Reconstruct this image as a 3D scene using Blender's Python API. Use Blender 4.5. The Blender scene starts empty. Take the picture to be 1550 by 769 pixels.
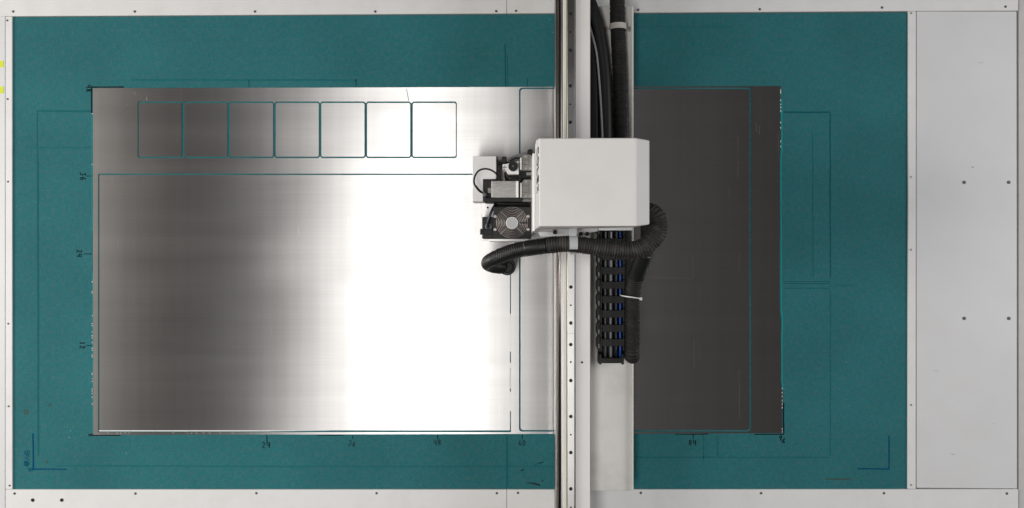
import bpy, bmesh, math, random
from mathutils import Vector, Matrix
random.seed(7)
C = bpy.context.scene
COL = C.collection
D = 3.0                 # camera height above the mat, metres
S = 427.5               # photo pixels per metre at mat level
CX, CY = 775.0, 384.5

# ------------------------------------------------------------------ camera, world, lamps
cam_d = bpy.data.cameras.new('camera'); cam = bpy.data.objects.new('camera', cam_d); COL.objects.link(cam)
cam.location = (0, 0, D); cam.rotation_euler = (0, 0, 0)
cam_d.sensor_width = 36; cam_d.lens = 36 * D * S / 1550.0
cam_d.clip_start = 0.05; cam_d.clip_end = 60
C.camera = cam
world = bpy.data.worlds.new('World'); C.world = world; world.use_nodes = True
bg = world.node_tree.nodes['Background']
bg.inputs[0].default_value = (1.0, 0.965, 0.95, 1); bg.inputs[1].default_value = 0.045

def area_lamp(name, loc, target, sx, sy, power, col):
    l = bpy.data.lights.new(name, 'AREA'); l.shape = 'RECTANGLE'; l.size = sx; l.size_y = sy
    l.energy = power; l.color = col
    o = bpy.data.objects.new(name, l); COL.objects.link(o); o.location = loc
    d = Vector(target) - Vector(loc)
    o.rotation_euler = d.to_track_quat('-Z', 'Y').to_euler()
    if abs(d.x) < 1e-4 and abs(d.y) < 1e-4: o.rotation_euler = (0, 0, 0)
    return o
area_lamp('ceiling_softbox', (-0.835, -0.98, 4.5), (-0.835, -0.98, 0), 0.76, 2.3, 78, (1.0, 0.987, 0.968))
area_lamp('dim_fill', (-1.75, -0.6, 4.5), (-1.75, -0.6, 0), 0.9, 2.4, 4.5, (1.0, 0.985, 0.97))  # added dimmer lamp, softens the left shoulder of the sheet's glare
area_lamp('right_fill', (0.95, -0.2, 4.5), (0.95, -0.2, 0), 1.0, 2.4, 1.1, (1.0, 0.96, 0.98))  # added weak lamp, grades the dark sheet right of the gantry
area_lamp('edge_fill', (-4.30, 0.2, 4.4), (-4.30, 0.2, 0), 0.9, 2.6, 11, (1.0, 0.93, 0.86))  # added lamp, stands in for a warm wall mirrored at the sheet's left
area_lamp('side_fill', (-5.2, 0.2, 2.6), (0.0, 0, 0), 1.6, 2.6, 225, (1.0, 0.97, 0.94))  # added fill from the left, makes up for a weaker main lamp
area_lamp('far_fill', (5.0, 0.3, 2.6), (-0.2, 0, 0), 1.6, 2.4, 118, (0.98, 0.98, 1.0))  # added fill from the right, outside what the sheet mirrors
vs = C.view_settings
vs.view_transform = 'Standard'; vs.look = 'None'; vs.exposure = 0.0; vs.gamma = 1.0; vs.use_curve_mapping = False

# ------------------------------------------------------------------ helpers
def P(px, py, z=0.0):
    k = (D - z) / (D * S)
    return Vector(((px - CX) * k, (CY - py) * k, z))
def lin(r, g, b):
    f = lambda c: (c/255/12.92) if c/255 <= 0.04045 else ((c/255+0.055)/1.055)**2.4
    return (f(r), f(g), f(b), 1)

def material(name, col, rough=0.5, metal=0.0, spec=0.5, noise=0.0, nscale=30.0, bump=0.0, bscale=200.0,
             dirt=None, dirt_scale=3.0, dirt_amt=0.0, stretch=(1, 1, 1), coat=0.0):
    m = bpy.data.materials.new(name); m.use_nodes = True
    nt = m.node_tree; N = nt.nodes; L = nt.links
    b = N['Principled BSDF']
    b.inputs['Base Color'].default_value = col; b.inputs['Roughness'].default_value = rough
    b.inputs['Metallic'].default_value = metal; b.inputs['Specular IOR Level'].default_value = spec
    b.inputs['Coat Weight'].default_value = coat
    tc = N.new('ShaderNodeNewGeometry')
    mp = N.new('ShaderNodeMapping'); mp.inputs['Scale'].default_value = stretch
    L.new(tc.outputs['Position'], mp.inputs['Vector'])
    prev = None
    if noise:
        n = N.new('ShaderNodeTexNoise'); n.inputs['Scale'].default_value = nscale; n.inputs['Detail'].default_value = 6
        L.new(mp.outputs[0], n.inputs['Vector'])
        mr = N.new('ShaderNodeMapRange'); mr.inputs[1].default_value = 0.25; mr.inputs[2].default_value = 0.75
        mr.inputs[3].default_value = 1 - noise; mr.inputs[4].default_value = 1 + noise
        L.new(n.outputs['Fac'], mr.inputs[0])
        mx = N.new('ShaderNodeVectorMath'); mx.operation = 'SCALE'
        mx.inputs[0].default_value = col[:3]; L.new(mr.outputs[0], mx.inputs['Scale'])
        prev = mx.outputs[0]
        rr = N.new('ShaderNodeMapRange'); rr.inputs[3].default_value = rough*0.85; rr.inputs[4].default_value = min(1, rough*1.15)
        L.new(n.outputs['Fac'], rr.inputs[0]); L.new(rr.outputs[0], b.inputs['Roughness'])
    if dirt:
        n = N.new('ShaderNodeTexNoise'); n.inputs['Scale'].default_value = dirt_scale; n.inputs['Detail'].default_value = 8
        n.inputs['Roughness'].default_value = 0.65
        L.new(mp.outputs[0], n.inputs['Vector'])
        mr = N.new('ShaderNodeMapRange'); mr.inputs[1].default_value = 0.48; mr.inputs[2].default_value = 0.75
        mr.inputs[3].default_value = 0; mr.inputs[4].default_value = dirt_amt
        L.new(n.outputs['Fac'], mr.inputs[0])
        mix = N.new('ShaderNodeMix'); mix.data_type = 'RGBA'
        L.new(mr.outputs[0], mix.inputs[0])
        if prev: L.new(prev, mix.inputs[6])
        else: mix.inputs[6].default_value = col
        mix.inputs[7].default_value = dirt
        prev = mix.outputs[2]
    if prev: L.new(prev, b.inputs['Base Color'])
    if bump:
        n = N.new('ShaderNodeTexNoise'); n.inputs['Scale'].default_value = bscale; n.inputs['Detail'].default_value = 3
        L.new(mp.outputs[0], n.inputs['Vector'])
        bp = N.new('ShaderNodeBump'); bp.inputs['Strength'].default_value = bump; bp.inputs['Distance'].default_value = 0.002
        L.new(n.outputs['Fac'], bp.inputs['Height']); L.new(bp.outputs[0], b.inputs['Normal'])
    return m

def brushed(name, col, ax, ay, streak=0.045, uv_axis='x', rough_diff=0.02):
    """brushed metal: anisotropic Beckmann lobe, ax along the grain (u), ay across it"""
    m = bpy.data.materials.new(name); m.use_nodes = True
    nt = m.node_tree; N = nt.nodes; L = nt.links
    N.remove(N['Principled BSDF']); out = N['Material Output']
    g = N.new('ShaderNodeBsdfAnisotropic'); g.distribution = 'BECKMANN'
    r2 = math.sqrt(ax * ay); an = 1 - ax / r2
    g.inputs['Anisotropy'].default_value = an
    uv = N.new('ShaderNodeUVMap'); tg = N.new('ShaderNodeTangent'); tg.direction_type = 'UV_MAP'
    L.new(tg.outputs[0], g.inputs['Tangent'])
    def nz(sx, sy, det, lo, hi, a, b_):
        mp = N.new('ShaderNodeMapping'); mp.inputs['Scale'].default_value = (sx, sy, 1)
        L.new(uv.outputs[0], mp.inputs['Vector'])
        n = N.new('ShaderNodeTexNoise'); n.inputs['Scale'].default_value = 1; n.inputs['Detail'].default_value = det
        L.new(mp.outputs[0], n.inputs['Vector'])
        mr = N.new('ShaderNodeMapRange'); mr.inputs[1].default_value = lo; mr.inputs[2].default_value = hi
        mr.inputs[3].default_value = a; mr.inputs[4].default_value = b_
        L.new(n.outputs['Fac'], mr.inputs[0]); return mr.outputs[0]
    def mul(a, b_):
        q = N.new('ShaderNodeMath'); q.operation = 'MULTIPLY'; L.new(a, q.inputs[0]); L.new(b_, q.inputs[1]); return q.outputs[0]
    fine = nz(2.0, 420, 3, 0.3, 0.7, 1 - streak, 1 + streak)          # hairline grain
    band = nz(0.7, 16, 5, 0.3, 0.7, 1 - streak*0.8, 1 + streak*0.8)     # rolled bands along the sheet
    vert = nz(26, 0.5, 5, 0.3, 0.7, 0.955, 1.045)                      # faint cross marks
    v = mul(mul(fine, band), vert)
    scr = nz(260, 5.0, 2, 0.73, 0.80, 1.0, 1.8)                        # sparse short handling scratches
    spk = nz(130, 110, 1, 0.80, 0.85, 1.0, 1.7)
    v = mul(mul(v, scr), spk)
    sc = N.new('ShaderNodeVectorMath'); sc.operation = 'SCALE'; sc.inputs[0].default_value = col[:3]
    L.new(v, sc.inputs['Scale'])
    mn = N.new('ShaderNodeVectorMath'); mn.operation = 'MINIMUM'; mn.inputs[1].default_value = (0.97, 0.97, 0.97)
    L.new(sc.outputs[0], mn.inputs[0]); L.new(mn.outputs[0], g.inputs['Color'])
    g.inputs['Roughness'].default_value = math.sqrt(r2)
    rr = nz(0.5, 9, 4, 0.3, 0.7, math.sqrt(r2)*0.95, math.sqrt(r2)*1.05); L.new(rr, g.inputs['Roughness'])
    # gentle long-wave unevenness of the sheet, so the reflection of the lamp has no ruled edge
    mp = N.new('ShaderNodeMapping'); mp.inputs['Scale'].default_value = (1.4, 2.4, 1); L.new(uv.outputs[0], mp.inputs['Vector'])
    n = N.new('ShaderNodeTexNoise'); n.inputs['Scale'].default_value = 1; n.inputs['Detail'].default_value = 1; L.new(mp.outputs[0], n.inputs['Vector'])
    bp = N.new('ShaderNodeBump'); bp.inputs['Strength'].default_value = 1.0; bp.inputs['Distance'].default_value = 0.006
    L.new(n.outputs['Fac'], bp.inputs['Height']); L.new(bp.outputs[0], g.inputs['Normal'])
    d = N.new('ShaderNodeBsdfDiffuse'); d.inputs['Color'].default_value = (0.35, 0.335, 0.32, 1)
    mix = N.new('ShaderNodeMixShader'); mix.inputs[0].default_value = rough_diff
    L.new(g.outputs[0], mix.inputs[1]); L.new(d.outputs[0], mix.inputs[2]); L.new(mix.outputs[0], out.inputs['Surface'])
    return m

M = {}
M['sheet'] = brushed('brushed_aluminium', (0.655, 0.64, 0.63), 0.088, 0.38)
M['rail_steel'] = brushed('ground_steel', (0.48, 0.472, 0.462), 0.17, 0.13, streak=0.05, rough_diff=0.05)
M['dark_steel'] = brushed('dark_ground_steel', (0.34, 0.325, 0.31), 0.20, 0.12, streak=0.05, rough_diff=0.02)
M['white'] = material('white_powder_coat', (0.72, 0.705, 0.685, 1), 0.45, noise=0.02, nscale=8, bump=0.06, bscale=600,
                      dirt=(0.42, 0.39, 0.35, 1), dirt_scale=4.5, dirt_amt=0.16)
M['rail_white'] = material('white_laminate', (0.70, 0.695, 0.682, 1), 0.5, noise=0.02, nscale=14, bump=0.05, bscale=500,
                      dirt=(0.36, 0.33, 0.29, 1), dirt_scale=9, dirt_amt=0.15)
M['panel_white'] = material('pale_grey_panel', (0.64, 0.64, 0.642, 1), 0.4, noise=0.02, nscale=5, bump=0.04, bscale=300,
                      dirt=(0.45, 0.42, 0.38, 1), dirt_scale=6, dirt_amt=0.10)
M['edge_grey'] = material('grey_edge', (0.50, 0.49, 0.475, 1), 0.5, noise=0.05, nscale=20)
M['tray'] = material('cream_tray', (0.72, 0.705, 0.665, 1), 0.5, noise=0.03, nscale=10, bump=0.05, bscale=300,
                      dirt=(0.30, 0.27, 0.23, 1), dirt_scale=7, dirt_amt=0.30)
M['black'] = material('black_plastic', (0.009, 0.009, 0.0095, 1), 0.5, spec=0.3, noise=0.2, nscale=60)
M['hose'] = material('black_rubber_hose', (0.012, 0.0115, 0.011, 1), 0.6, spec=0.28, noise=0.25, nscale=40,
                      dirt=(0.14, 0.12, 0.10, 1), dirt_scale=30, dirt_amt=0.16)
M['hose_dusty'] = material('dusty_corrugated_hose', (0.021, 0.019, 0.0175, 1), 0.6, spec=0.3, noise=0.25, nscale=40,
                      dirt=(0.20, 0.18, 0.155, 1), dirt_scale=24, dirt_amt=0.25)
M['hose_smooth'] = material('glossy_black_hose', (0.009, 0.009, 0.009, 1), 0.36, spec=0.4, noise=0.1, nscale=40)
M['chain'] = material('black_chain_plastic', (0.014, 0.0135, 0.0135, 1), 0.5, spec=0.3, noise=0.2, nscale=50,
                      dirt=(0.10, 0.09, 0.085, 1), dirt_scale=40, dirt_amt=0.15)
M['blue'] = material('blue_cable', (0.008, 0.085, 0.46, 1), 0.4)
M['navy'] = material('navy_cable', (0.012, 0.016, 0.035, 1), 0.4)
M['grey_cable'] = material('grey_cable', (0.22, 0.225, 0.23, 1), 0.45)
M['dgrey_cable'] = material('dark_grey_cable', (0.09, 0.09, 0.095, 1), 0.45)
M['alu'] = material('milled_aluminium', (0.36, 0.345, 0.33, 1), 0.3, metal=0.95, noise=0.25, nscale=34, stretch=(1, 12, 1))
M['chrome'] = material('polished_steel', (0.22, 0.205, 0.19, 1), 0.24, metal=1.0, noise=0.10, nscale=24, stretch=(8, 1, 1))
M['satin'] = material('satin_aluminium', (0.75, 0.74, 0.72, 1), 0.42, metal=0.55, noise=0.04, nscale=60)
M['raw_edge_glint'] = material('raw_cut_edge_glint', (0.74, 0.73, 0.715, 1), 0.6, metal=0.2)  # pale colour stands in for light caught on raised edges and burrs
M['gun'] = material('gunmetal_block', (0.23, 0.222, 0.208, 1), 0.5, metal=0.3, noise=0.12, nscale=90)
M['fan_black'] = material('black_fan_frame', (0.010, 0.0098, 0.0094, 1), 0.5, spec=0.35, noise=0.2, nscale=50)
M['copper'] = material('copper_ring', (0.22, 0.16, 0.125, 1), 0.3, metal=0.9)
M['wire'] = material('chromed_wire', (0.62, 0.55, 0.51, 1), 0.4, metal=1.0)
M['brass'] = material('brass', (0.7, 0.55, 0.28, 1), 0.3, metal=1.0)
M['screw'] = material('zinc_screw', (0.40, 0.385, 0.36, 1), 0.42, metal=0.7, noise=0.1, nscale=80)
M['dark_screw'] = material('dark_screw', (0.11, 0.105, 0.10, 1), 0.5, metal=0.4)
M['hole'] = material('dark_hole', (0.008, 0.008, 0.008, 1), 0.8)
M['beige'] = material('beige_clamp', (0.46, 0.43, 0.385, 1), 0.55, noise=0.08, nscale=40)
M['strap'] = material('grey_strap', (0.42, 0.425, 0.43, 1), 0.5, noise=0.06, nscale=30)
M['grey_plate'] = material('light_grey_plate', (0.78, 0.775, 0.765, 1), 0.5, noise=0.03, nscale=30)
M['slate'] = material('slate_plastic', (0.17, 0.175, 0.18, 1), 0.35, noise=0.08, nscale=30)
M['tie'] = material('white_nylon', (0.75, 0.74, 0.72, 1), 0.4)
M['yellow'] = material('yellow_tape', (0.64, 0.70, 0.0, 1), 0.55, noise=0.05, nscale=60)
M['glue'] = material('yellow_sealant', (0.34, 0.32, 0.15, 1), 0.5, noise=0.2, nscale=30)
M['ink_black'] = material('black_marker_ink', (0.008, 0.014, 0.016, 1), 0.8, spec=0.05)
M['ink_faded'] = material('faded_marker_ink', (0.015, 0.035, 0.045, 1), 0.8, spec=0.05)
M['ink_blue'] = material('blue_marker_ink', (0.002, 0.060, 0.125, 1), 0.8, spec=0.05)
M['score'] = material('scored_felt', (0.009, 0.088, 0.104, 1), 0.9, spec=0.05, noise=0.12, nscale=120)
M['score_faint'] = material('faint_scored_felt', (0.013, 0.112, 0.127, 1), 0.9, spec=0.08, noise=0.12, nscale=120)
M['score_trace'] = material('worn_score_trace', (0.015, 0.122, 0.136, 1), 0.9, spec=0.1, noise=0.12, nscale=90)
M['bright_teal'] = material('bright_teal_felt', (0.012, 0.27, 0.27, 1), 0.8, spec=0.05)  # brighter teal than the mat, for lines along the sheet's edges
M['stain'] = material('oil_stain', (0.045, 0.098, 0.094, 1), 0.8, spec=0.08, noise=0.2, nscale=120)
M['rust_line'] = material('brown_pencil', (0.06, 0.055, 0.045, 1), 0.8, spec=0.05)
M['print'] = material('black_print', (0.01, 0.01, 0.011, 1), 0.4)
M['bed'] = material('dark_table_bed', (0.03, 0.03, 0.03, 1), 0.7)

def felt():
    m = bpy.data.materials.new('teal_felt'); m.use_nodes = True
    nt = m.node_tree; N = nt.nodes; L = nt.links; b = N['Principled BSDF']
    b.inputs['Roughness'].default_value = 0.85; b.inputs['Specular IOR Level'].default_value = 0.25
    geo = N.new('ShaderNodeNewGeometry')
    def nz(scale, sx, sy, det, lo, hi, a, c):
        mp = N.new('ShaderNodeMapping'); mp.inputs['Scale'].default_value = (sx, sy, 1); L.new(geo.outputs['Position'], mp.inputs['Vector'])
        n = N.new('ShaderNodeTexNoise'); n.inputs['Scale'].default_value = scale; n.inputs['Detail'].default_value = det
        L.new(mp.outputs[0], n.inputs['Vector'])
        r = N.new('ShaderNodeMapRange'); r.inputs[1].default_value = lo; r.inputs[2].default_value = hi; r.inputs[3].default_value = a; r.inputs[4].default_value = c
        L.new(n.outputs['Fac'], r.inputs[0]); return r.outputs[0]
    def mul(a, c):
        q = N.new('ShaderNodeMath'); q.operation = 'MULTIPLY'; L.new(a, q.inputs[0]); L.new(c, q.inputs[1]); return q.outputs[0]
    v = mul(nz(170, 1, 1, 2, 0.3, 0.7, 0.90, 1.10), nz(1, 60, 260, 3, 0.3, 0.7, 0.93, 1.07))
    v = mul(v, nz(1, 260, 40, 3, 0.3, 0.7, 0.93, 1.07))
    v = mul(v, nz(3.2, 1, 1, 6, 0.3, 0.7, 0.90, 1.10))
    warm = N.new('ShaderNodeMix'); warm.data_type = 'RGBA'
    warm.inputs[6].default_value = (0.017, 0.133, 0.147, 1); warm.inputs[7].default_value = (0.036, 0.133, 0.144, 1)
    L.new(nz(60, 1, 1, 6, 0.42, 0.75, 0, 1), warm.inputs[0])
    sc = N.new('ShaderNodeVectorMath'); sc.operation = 'SCALE'; L.new(warm.outputs[2], sc.inputs[0]); L.new(v, sc.inputs['Scale'])
    L.new(sc.outputs[0], b.inputs['Base Color'])
    n = N.new('ShaderNodeTexNoise'); n.inputs['Scale'].default_value = 420; L.new(geo.outputs['Position'], n.inputs['Vector'])
    bp = N.new('ShaderNodeBump'); bp.inputs['Strength'].default_value = 0.2; bp.inputs['Distance'].default_value = 0.0015
    L.new(n.outputs['Fac'], bp.inputs['Height']); L.new(bp.outputs[0], b.inputs['Normal'])
    return m
M['felt'] = felt()

WLOC = {}
def wloc(o): return WLOC[o] if o is not None else Vector((0, 0, 0))
def link(name, me, m, parent=None, origin=None, smooth=False):
    """mesh in world coordinates -> object with its origin at its own place, child of parent"""
    if origin is None:
        xs = [v.co for v in me.vertices]
        lo = Vector([min(v[i] for v in xs) for i in range(3)]); hi = Vector([max(v[i] for v in xs) for i in range(3)])
        origin = Vector(((lo.x+hi.x)/2, (lo.y+hi.y)/2, lo.z))
    me.transform(Matrix.Translation(-origin))
    if m is not None:
        me.materials.clear(); me.materials.append(m)
    if smooth: me.shade_smooth()
    o = bpy.data.objects.new(name, me); COL.objects.link(o)
    WLOC[o] = origin.copy()
    if parent is not None: o.parent = parent
    o.location = origin - wloc(parent)
    return o
def bm_done(name, bm, m, parent=None, smooth=False, origin=None):
    bmesh.ops.recalc_face_normals(bm, faces=bm.faces[:])
    me = bpy.data.meshes.new(name); bm.to_mesh(me); bm.free()
    return link(name, me, m, parent, origin, smooth)
def tag(o, label, cat, group=None, kind=None):
    o['label'] = label; o['category'] = cat
    if group: o['group'] = group
    if kind: o['kind'] = kind
    return o
def thing(name, loc, label, cat, group=None):
    o = bpy.data.objects.new(name, None); COL.objects.link(o); o.location = loc; WLOC[o] = Vector(loc)
    o.empty_display_size = 0.05
    return tag(o, label, cat, group)
def dup(o, delta):
    def rec(a, par):
        c = a.copy(); COL.objects.link(c); c.parent = par
        WLOC[c] = WLOC[a] + delta
        for ch in list(a.children): rec(ch, c)
        return c
    c = rec(o, o.parent); c.location = o.location + delta
    return c

def prism(bm, pts, z0, z1, top=None):
    """closed polygon (world xy list) extruded from z0 to z1"""
    a = [bm.verts.new((p[0], p[1], z0)) for p in pts]
    t = top or pts
    b = [bm.verts.new((p[0], p[1], z1)) for p in t]
    n = len(pts)
    bm.faces.new(a[::-1]); bm.faces.new(b)
    for i in range(n): bm.faces.new((a[i], a[(i+1) % n], b[(i+1) % n], b[i]))
def poly(name, pxs, z0, z1, m, parent=None, bevel=0.0, seg=2, smooth=False):
    """polygon given by its photo outline at its top height z1"""
    bm = bmesh.new(); prism(bm, [P(x, y, z1) for x, y in pxs], z0, z1)
    if bevel:
        bmesh.ops.recalc_face_normals(bm, faces=bm.faces[:])
        bmesh.ops.bevel(bm, geom=[e for e in bm.edges], offset=bevel, segments=seg, affect='EDGES', profile=0.5)
    return bm_done(name, bm, m, parent)
def box(name, x0, y0, x1, y1, z0, z1, m, parent=None, bevel=0.0, seg=2):
    return poly(name, [(x0, y1), (x1, y1), (x1, y0), (x0, y0)], z0, z1, m, parent, bevel, seg)
def cyl(name, px, py, r_px, z0, z1, m, parent=None, n=24, rtop=None, smooth=False, hole=0.0, chamfer=0.0):
    bm = bmesh.new(); c = P(px, py, z1); k = (D - z1) / (D * S); r = r_px * k
    prof = [(0, z0), (r, z0), (r, z1 - chamfer), (r - chamfer, z1), (hole*k, z1)] if not rtop else [(0, z0), (r, z0), (rtop*k, z1)]
    if hole: prof.append((hole*k, z1 - 0.004))
    prof.append((0, prof[-1][1]))
    lathe(bm, c.x, c.y, prof, n)
    return bm_done(name, bm, m, parent)
def lathe(bm, cx, cy, prof, n=24):
    rings = []
    for r, z in prof:
        if r < 1e-7: rings.append([bm.verts.new((cx, cy, z))])
        else: rings.append([bm.verts.new((cx + r*math.cos(2*math.pi*i/n), cy + r*math.sin(2*math.pi*i/n), z)) for i in range(n)])
    for a, b in zip(rings[:-1], rings[1:]):
        for i in range(n):
            j = (i+1) % n
            if len(a) == 1 and len(b) == 1: continue
            if len(a) == 1: bm.faces.new((a[0], b[i], b[j]))
            elif len(b) == 1: bm.faces.new((a[i], a[j], b[0]))
            else: bm.faces.new((a[i], a[j], b[j], b[i]))
def spline(ctrl, step):
    """Catmull-Rom through control points, resampled at a fixed step"""
    pts = []
    n = len(ctrl)
    for i in range(n - 1):
        p0, p1, p2, p3 = ctrl[max(i-1, 0)], ctrl[i], ctrl[i+1], ctrl[min(i+2, n-1)]
        for k in range(24):
            t = k / 24.0
            pts.append(0.5*((2*p1) + (p2-p0)*t + (2*p0-5*p1+4*p2-p3)*t*t + (3*p1-p0-3*p2+p3)*t**3))
    pts.append(ctrl[-1])
    out = [pts[0]]; acc = 0.0
    for a, b in zip(pts[:-1], pts[1:]):
        d = (b-a).length
        if d < 1e-9: continue
        while acc + d >= step:
            t = (step - acc) / d
            a = a + (b-a)*t; out.append(a.copy()); d = (b-a).length; acc = 0.0
            if d < 1e-9: break
        acc += d
    return out
def tube(bm, path, rad, n=14, caps=True):
    """rad: number or function(index, length so far)"""
    T = []
    for i in range(len(path)):
        a = path[max(i-1, 0)]; b = path[min(i+1, len(path)-1)]
        T.append((b-a).normalized())
    ref = Vector((0, 0, 1)) if abs(T[0].z) < 0.9 else Vector((1, 0, 0))
    u = (ref - T[0]*ref.dot(T[0])).normalized()
    rings = []; s = 0
    for i, p in enumerate(path):
        if i: s += (p-path[i-1]).length
        u = (u - T[i]*u.dot(T[i])).normalized(); v = T[i].cross(u)
        r = rad(i, s) if callable(rad) else rad
        rings.append([bm.verts.new(p + (u*math.cos(2*math.pi*k/n) + v*math.sin(2*math.pi*k/n))*r) for k in range(n)])
    for a, b in zip(rings[:-1], rings[1:]):
        for k in range(n): bm.faces.new((a[k], a[(k+1) % n], b[(k+1) % n], b[k]))
    if caps: bm.faces.new(rings[0][::-1]); bm.faces.new(rings[-1])
def cable(name, ctrl, r, m, parent=None, n=10, step=0.006):
    bm = bmesh.new(); tube(bm, spline([P(*c) for c in ctrl], step), r, n)
    return bm_done(name, bm, m, parent, smooth=True)
def corrugated(name, ctrl, r, m, parent=None, pitch=0.0078, depth=0.0026, n=22):
    """ribbed hose: four rings for every rib"""
    bm = bmesh.new(); st = pitch/6
    path = spline([P(*c) for c in ctrl], st)
    prof = [0.0, 0.15, 0.8, 1.0, 0.85, 0.2]
    jit = [random.uniform(-0.0006, 0.0006) for _ in range(len(path)//6 + 2)]
    rf = (lambda s: r) if not callable(r) else r
    tube(bm, path, lambda i, s: rf(s) - depth + depth*prof[i % 6] + jit[i//6], n)
    return bm_done(name, bm, m, parent, smooth=True)
def ribbon(name, strokes, w, z, m, parent):
    """flat pen strokes lying at height z; strokes: lists of photo points, w in photo pixels"""
    bm = bmesh.new(); zz = z
    for st in strokes:
        pts = [P(x, y, 0) for x, y in st]
        L_, R_ = [], []
        for i, p in enumerate(pts):
            a = pts[max(i-1, 0)]; b = pts[min(i+1, len(pts)-1)]
            t = (b-a); t.z = 0
            if t.length < 1e-8: t = Vector((1, 0, 0))
            t.normalize(); nrm = Vector((-t.y, t.x, 0))
            ww = w*0.5/S*random.uniform(0.85, 1.15)
            L_.append(bm.verts.new((p.x+nrm.x*ww, p.y+nrm.y*ww, zz))); R_.append(bm.verts.new((p.x-nrm.x*ww, p.y-nrm.y*ww, zz)))
        for i in range(len(pts)-1): bm.faces.new((R_[i], R_[i+1], L_[i+1], L_[i]))
        zz += 0.00012
    for f in bm.faces:
        f.normal_update()
        if f.normal.z < 0: f.normal_flip()
    me = bpy.data.meshes.new(name); bm.to_mesh(me); bm.free()
    return link(name, me, m, parent)
def rrect(x0, y0, x1, y1, r, n=5):
    out = []
    for cx, cy, a0 in ((x1-r, y0+r, -90), (x1-r, y1-r, 0), (x0+r, y1-r, 90), (x0+r, y0+r, 180)):
        for i in range(n+1):
            a = math.radians(a0 + 90*i/n); out.append((cx + r*math.cos(a), cy + r*math.sin(a)))
    return out
def plate(name, loops, z0, z1, m, parent=None):
    """flat plate with holes: first loop the outline, the others holes (photo points at mat level); UV in metres"""
    cu = bpy.data.curves.new(name, 'CURVE'); cu.dimensions = '2D'; cu.fill_mode = 'BOTH'; cu.extrude = (z1-z0)/2
    for lp in loops:
        sp = cu.splines.new('POLY'); sp.points.add(len(lp)-1); sp.use_cyclic_u = True
        for q, (x, y) in zip(sp.points, lp):
            p = P(x, y, z1); q.co = (p.x, p.y, 0, 1)
    o = bpy.data.objects.new(name + '_curve', cu); COL.objects.link(o)
    dg = bpy.context.evaluated_depsgraph_get(); dg.update()
    me = bpy.data.meshes.new_from_object(o.evaluated_get(dg)); bpy.data.objects.remove(o); bpy.data.curves.remove(cu)
    me.transform(Matrix.Translation((0, 0, (z0+z1)/2)))
    for l in list(me.uv_layers): me.uv_layers.remove(l)
    set_uv(me); me.name = name
    me.shade_flat()
    return link(name, me, m, parent)
def set_uv(me, along='x'):
    uv = me.uv_layers.new(name='UVMap')
    for lp in me.loops:
        c = me.vertices[lp.vertex_index].co
        uv.data[lp.index].uv = (c.x + c.z*0.3, c.y + c.z*0.3) if along == 'x' else (c.y + c.z*0.3, c.x + c.z*0.3)

# ------------------------------------------------------------------ the cutting table
table = thing('cutting_table', P(775, 384, -0.12), 'white flatbed cutting table with screwed rails and wide blank panel at its right end', 'table')
box('table_bed', -30, -30, 1600, 800, -0.14, -0.013, M['bed'], table)
RZ = 0.006
screw_proto = {}
def screw(px, py, z, parent, r=2.0, m='screw', name='screw'):
    key = (m, r, name)
    k = (D - z)/(D*S); R = r*k
    c = P(px, py, z)
    if key not in screw_proto:
        bm = bmesh.new()
        lathe(bm, 0, 0, [(0, -0.004), (R, -0.004), (R, 0.0006), (R*0.8, 0.0012), (R*0.42, 0.0012), (R*0.36, 0.0002), (0, 0.0002)], 14)
        bmesh.ops.recalc_face_normals(bm, faces=bm.faces[:])
        me = bpy.data.meshes.new(name); bm.to_mesh(me); bm.free(); me.materials.append(M[m]); screw_proto[key] = me
    o = bpy.data.objects.new(name, screw_proto[key]); COL.objects.link(o); o.parent = parent
    WLOC[o] = c; o.location = c - wloc(parent)
    o.rotation_euler.z = random.uniform(0, 6)
    return o
def rail(name, pts, z1, m, scr, sm='dark_screw', r=1.9):
    o = poly(name, pts, -0.0128, z1, m, table, bevel=0.0012, seg=1)
    for x, y in scr: screw(x, y, z1 + 0.0002, o, r, sm)
    return o
rail('table_rail', [(8.4, 24.5), (767.0, 20.2), (767.0, -40), (-40, -40), (-40, 24.5)], RZ, M['rail_white'],
     [(20, 17.5), (204, 17.5), (386, 17.5), (568, 17.5), (751, 17)])
rail('table_rail', [(767.6, 20.2), (1386, 16.5), (1541.5, 16.0), (1541.5, -40), (767.6, -40)], RZ, M['rail_white'],
     [(781, 16.5), (966, 15), (1150, 14), (1335, 11.5), (1522, 10)])
rail('table_rail', [(8.4, 800), (767.0, 800), (767.0, 741), (8.4, 741)], RZ, M['rail_white'],
     [(22, 747), (205, 747), (388, 746.5), (570, 746.5), (752, 746.5)])
o = rail('table_rail', [(767.6, 800), (1541.5, 800), (1541.5, 740.6), (767.6, 741)], RZ, M['rail_white'],
     [(784, 746), (970, 746), (1152, 746.5), (1338, 746.5), (1524, 747)])
rail('side_strip', [(8.4, 740.6), (18.5, 740.6), (18.3, 25.0), (8.4, 25.0)], RZ - 0.0006, M['rail_white'],
     [(11, 31), (11.5, 150), (12, 275), (12.5, 490), (13, 615), (14.5, 735)], r=1.5)
rail('edge_strip', [(-40, 800), (7.8, 800), (7.8, 25.0), (-40, 25.0)], 0.002, M['panel_white'], [])
rail('side_strip', [(1374, 740.2), (1386.3, 740.2), (1386.6, 17.0), (1375, 17.0)], RZ - 0.0006, M['rail_white'],
     [(1379, 20), (1379, 268), (1379, 378), (1379, 613), (1379, 734)], 'screw', 1.6)
pan = rail('side_panel', [(1387.6, 738.6), (1539.6, 739.6), (1539.0, 17.2), (1387.6, 17.2)], 0.0035, M['panel_white'], [])
pan['label'] = 'wide blank pale panel with four dark bolts'
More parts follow.
